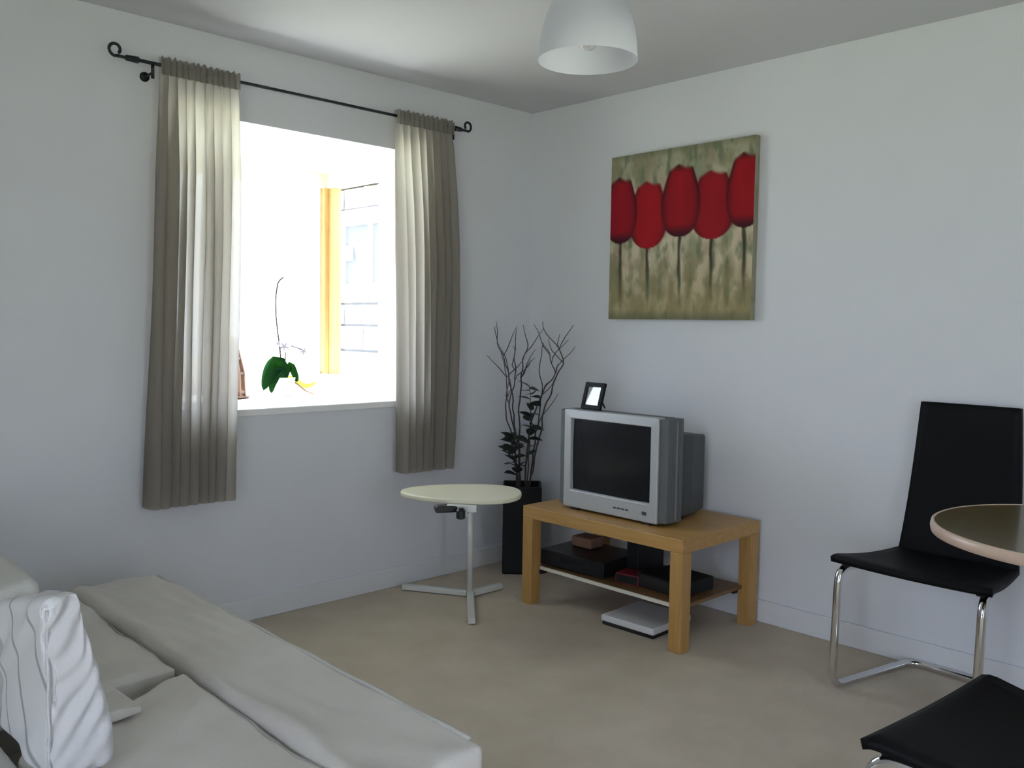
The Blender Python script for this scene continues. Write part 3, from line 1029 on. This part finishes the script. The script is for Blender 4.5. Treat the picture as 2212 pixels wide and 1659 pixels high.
# ---- willow branches and leafy stems in the vase
def unproj(px, py, yv=None, xv=None):
    """room point where the line of sight of a measured photo pixel crosses a vertical plane (used once, to measure)"""
    d = fw + r2 * ((px - 1106) / FPX) + u2 * ((829.5 - py) / FPX)
    t_ = ((yv - CAM[1]) / d.y) if yv is not None else ((xv - CAM[0]) / d.x)
    return Vector(CAM) + d * t_
rb_ = random.Random(21)
VC = Vector((-.225, -.195, 0))
ea, eb_ = Vector((.72, -.69, 0)), Vector((.69, .72, 0))    # across and along the vase's diagonal
def branch(pts, r0, jit, seed):
    """pts: (across, height, along)"""
    rn = random.Random(seed)
    P_ = [VC + ea * a + eb_ * d + Vector((0, 0, h)) for a, h, d in pts]
    out = []
    n = 10
    for i in range(len(P_) - 1):
        p0 = P_[max(i - 1, 0)]; p1 = P_[i]; p2 = P_[i + 1]; p3 = P_[min(i + 2, len(P_) - 1)]
        for k in range(n):
            t_ = k / n
            q = .5 * ((2 * p1) + (p2 - p0) * t_ + (2 * p0 - 5 * p1 + 4 * p2 - p3) * t_ ** 2 + (3 * p1 - p0 - 3 * p2 + p3) * t_ ** 3)
            s = min(1, (i + t_) / 1.2)
            q += jit * s * Vector((noise.noise(Vector((q.z * 16, seed, 0))), noise.noise(Vector((q.z * 16, seed, 5))), 0))
            out.append(q)
    out.append(P_[-1])
    rad = [r0 * (1 - .72 * i / (len(out) - 1)) for i in range(len(out))]
    return out, rad
# (across, height, along): measured off the photograph
BR = [[(-.01, .32, 0), (-.04, .62, .0), (-.055, .88, .0), (-.10, 1.08, .0), (-.145, 1.20, -.01), (-.155, 1.26, .0)],
      [(.0, .32, .02), (-.02, .65, .02), (-.02, .92, .02), (.0, 1.08, .03), (.015, 1.18, .02), (-.01, 1.27, .02)],
      [(.02, .32, -.01), (.065, .62, -.02), (.11, .84, -.03), (.17, 1.02, -.04), (.195, 1.08, -.05), (.17, 1.16, -.05), (.10, 1.24, -.03), (.09, 1.29, -.03)],
      [(.01, .32, .01), (.03, .7, .02), (.10, .93, .03), (.15, 1.0, .02), (.13, 1.12, .01), (.09, 1.18, .02)],
      [(-.02, .32, -.02), (-.02, .6, -.03), (-.07, .85, -.03), (-.045, 1.0, -.03), (-.05, 1.16, -.02), (-.04, 1.25, -.03)],
      [(.03, .32, .02), (.05, .6, .03), (.075, .78, .03), (.09, .95, .05), (.085, 1.1, .05), (.10, 1.18, .05)],
      [(-.03, .32, .02), (-.035, .55, .03), (-.085, .8, .02), (-.09, 1.0, .02), (-.12, 1.13, .02)]]
BLAB = ['leftmost willow branch, arching out over the side table', 'willow branch rising nearly upright with its tip curled left', 'rightmost willow branch, bowed far out toward the television', 'willow branch bent right then back left behind the television corner', 'slender willow branch just left of the upright one', 'willow branch leaning slightly right above the leafy stem', 'short willow branch fanning left below the leftmost one']
for k, p in enumerate(BR):
    pts, rad = branch(p, .0052, .012, k * 3.7)
    bm = T(pts, rad, 6)
    # side twigs
    rn = random.Random(50 + k)
    for q in range(3):
        i = rn.randint(len(pts) // 3, len(pts) - 8)
        d = (ea * rn.uniform(-1, 1) + eb_ * rn.uniform(-.4, .4)) * .10 + Vector((0, 0, rn.uniform(.09, .16)))
        tw = [pts[i] + d * s_ + Vector((.012 * math.sin(s_ * 5 + k), .010 * math.sin(s_ * 4 + q), 0)) for s_ in (0, .25, .5, .75, 1)]
        tw[0] = pts[i]
        tube(bm, tw, [rad[i] * .75, .0025, .0022, .0017, .0012], 5)
    o = link('willow_branch', bm, m_twig, smooth=True)
    tag(o, BLAB[k], 'branch', 'willow branches in the black vase')
def leaf_mesh(name, ln, wd, m, curl=.15, fold=.2, n=5):
    bm = bmesh.new()
    rows = []
    for i in range(n + 1):
        t_ = i / n
        ww = wd * math.sin(PI * min(1, .06 + t_ * .94)) ** .75
        zc = -curl * ln * t_ * t_
        rows.append([bm.verts.new((s_ * ww, ln * t_, zc + fold * abs(s_) * ww)) for s_ in (-1, 0, 1)])
    for a, b2 in zip(rows, rows[1:]):
        for k in range(2):
            bm.faces.new((a[k], a[k + 1], b2[k + 1], b2[k]))
    me_ = bpy.data.meshes.new(name)
    bmesh.ops.recalc_face_normals(bm, faces=bm.faces)
    bm.to_mesh(me_); bm.free()
    for p in me_.polygons:
        p.use_smooth = True
    me_.materials.append(m)
    return me_
lm = leaf_mesh('leaf', .072, .030, m_eleaf)
STM = [('leafy dark green stem, the taller of the two among the branches', [(.02, .32, -.03), (.03, .6, -.03), (.035, .8, -.03), (.028, .955, -.03)], 22, .95, (0.35, 1.0)),
       ('short bushy leafed stem leaning left in the black vase', [(-.01, .32, -.04), (-.025, .5, -.04), (-.055, .62, -.04), (-.05, .70, -.04)], 22, 1.15, (.35, 1.0))]
for lab, p, nl, sc_, (f0, f1) in STM:
    pts, rad = branch(p, .0045, .006, 9)
    s_t = thing('leafy_stem', lab, 'plant stem', tuple(pts[0]))
    o = link('stem', T([q - pts[0] for q in pts], rad, 6), m_twig, s_t, smooth=True)
    for k in range(nl):
        i = int((f0 + (f1 - f0) * k / (nl - 1)) * (len(pts) - 1))
        lf = bpy.data.objects.new('leaf', lm)
        C.objects.link(lf)
        lf.parent = s_t
        lf.location = pts[i] - pts[0]
        lf.rotation_euler = (R(rb_.uniform(-10, 50)), R(rb_.uniform(-30, 30)), k * 2.4 + rb_.uniform(-.4, .4))
        q = sc_ * rb_.uniform(.75, 1.1)
        lf.scale = (q, q, q)

# ---- orchid on the window sill
OC = (-1.205, .50, OZ0)
orc = thing('potted_orchid', 'orchid with broad green leaves in a white pot on the window sill', 'plant', OC)
link('pot', L([(.040, 0), (.044, .004), (.056, .088), (.058, .094), (.054, .094), (.050, .08)], 32, True, True), m_ceramic, orc, smooth=False)
def big_leaf(name, pts, wd, m):
    pts = [Vector(p) for p in pts]
    bm = bmesh.new()
    n = 12
    rows = []
    def cr(t_):
        s_ = t_ * (len(pts) - 1); i = min(int(s_), len(pts) - 2); f = s_ - i
        p0 = pts[max(i - 1, 0)]; p1 = pts[i]; p2 = pts[i + 1]; p3 = pts[min(i + 2, len(pts) - 1)]
        return .5 * ((2 * p1) + (p2 - p0) * f + (2 * p0 - 5 * p1 + 4 * p2 - p3) * f * f + (3 * p1 - p0 - 3 * p2 + p3) * f ** 3)
    for i in range(n + 1):
        t_ = i / n
        c_ = cr(t_)
        d = (cr(min(1, t_ + .02)) - cr(max(0, t_ - .02))).normalized()
        view = Vector((.62, .72, .3))
        sd_ = d.cross(view).normalized()
        ww = wd * (math.sin(PI * min(1, .12 + .88 * t_)) ** .7)
        rows.append([bm.verts.new(c_ + sd_ * ww * s_ + view * (-.12 * ww * (1 - abs(s_)))) for s_ in (-1, -.5, 0, .5, 1)])
    for a, b2 in zip(rows, rows[1:]):
        for k in range(4):
            bm.faces.new((a[k], a[k + 1], b2[k + 1], b2[k]))
    o_ = link(name, bm, m, orc, smooth=True)
    so = o_.modifiers.new('solid', 'SOLIDIFY')
    so.thickness = .0022
    return o_
big_leaf('leaf', [(-.005, 0, .09), (-.03, -.005, .165), (-.085, -.02, .12), (-.125, -.03, .035)], .040, m_leaf)
big_leaf('leaf', [(0, -.01, .09), (-.035, -.02, .13), (-.075, -.03, .075), (-.085, -.035, .02)], .024, m_leaf)
big_leaf('leaf', [(.01, .0, .09), (.03, -.01, .155), (.055, -.02, .10), (.062, -.02, .07)], .018, m_leaf)
lf = big_leaf('leaf', [(.01, .01, .085), (.06, .02, .085), (.13, .02, .045), (.20, .02, .062)], .016, m_leafy)
lf['label'] = 'yellowing leaf'
link('root', T([Vector(p) for p in ((.03, -.02, .08), (.06, -.03, .06), (.10, -.04, .025), (.14, -.05, .008))], .0045, 6), m_brown, orc, smooth=True)
stp = [(-.004, 0, .09), (-.022, 0, .25), (-.040, 0, .38), (-.043, 0, .48), (-.030, 0, .56), (.0, .0, .585)]
link('flower_stem', T(fillet(stp, .05, 5), .0035, 6), m_stem, orc, smooth=True)
link('flower_stem', T(fillet([(.004, 0, .09), (.01, 0, .2), (.02, 0, .255), (.09, 0, .235), (.12, 0, .215)], .04, 5), .0028, 6), m_stem, orc, smooth=True)
pm = leaf_mesh('petal', .034, .015, m_petal, .25, .15, 4)
def flower(loc, sc_, az):
    fl = bpy.data.objects.new('flower', None)
    C.objects.link(fl)
    fl.parent = orc
    fl.location = loc
    fl.rotation_euler = (R(78), 0, az)
    for k in range(5):
        pt = bpy.data.objects.new('petal', pm)
        C.objects.link(pt)
        pt.parent = fl
        pt.rotation_euler = (0, 0, k * 2 * PI / 5)
        pt.scale = (sc_, sc_, sc_)
flower((.0, -.008, .245), 1.0, R(-30))
flower((-.035, -.008, .26), .55, R(10))
flower((.105, -.008, .222), .8, R(-20))

# ---- brown wooden lantern half behind the left curtain
lt = thing('wooden_lantern', 'brown slatted wooden lantern on a plate, half hidden by the left curtain', 'lantern', (-1.475, .55, OZ0))
link('plate', L([(.085, 0), (.105, .006), (.105, .012), (.01, .012)], 32, True, False), m_brown, lt)
for k in range(10):
    a = 2 * PI * k / 10
    c_, s_ = math.cos(a), math.sin(a)
    link('slat', T([(.078 * c_, .078 * s_, .012), (.074 * c_, .074 * s_, .12), (.040 * c_, .040 * s_, .27)], [.011, .011, .009], 4), m_brown, lt)
for z_, r_ in ((.03, .082), (.12, .078), (.19, .063), (.27, .044)):
    link('hoop', L([(r_ - .012, z_ - .006), (r_, z_ - .006), (r_, z_ + .006), (r_ - .012, z_ + .006), (r_ - .012, z_ - .006)], 28, False, False), m_brown, lt)
link('cap', L([(.046, .27), (.05, .276), (.03, .292), (.008, .297)], 24), m_brown, lt)
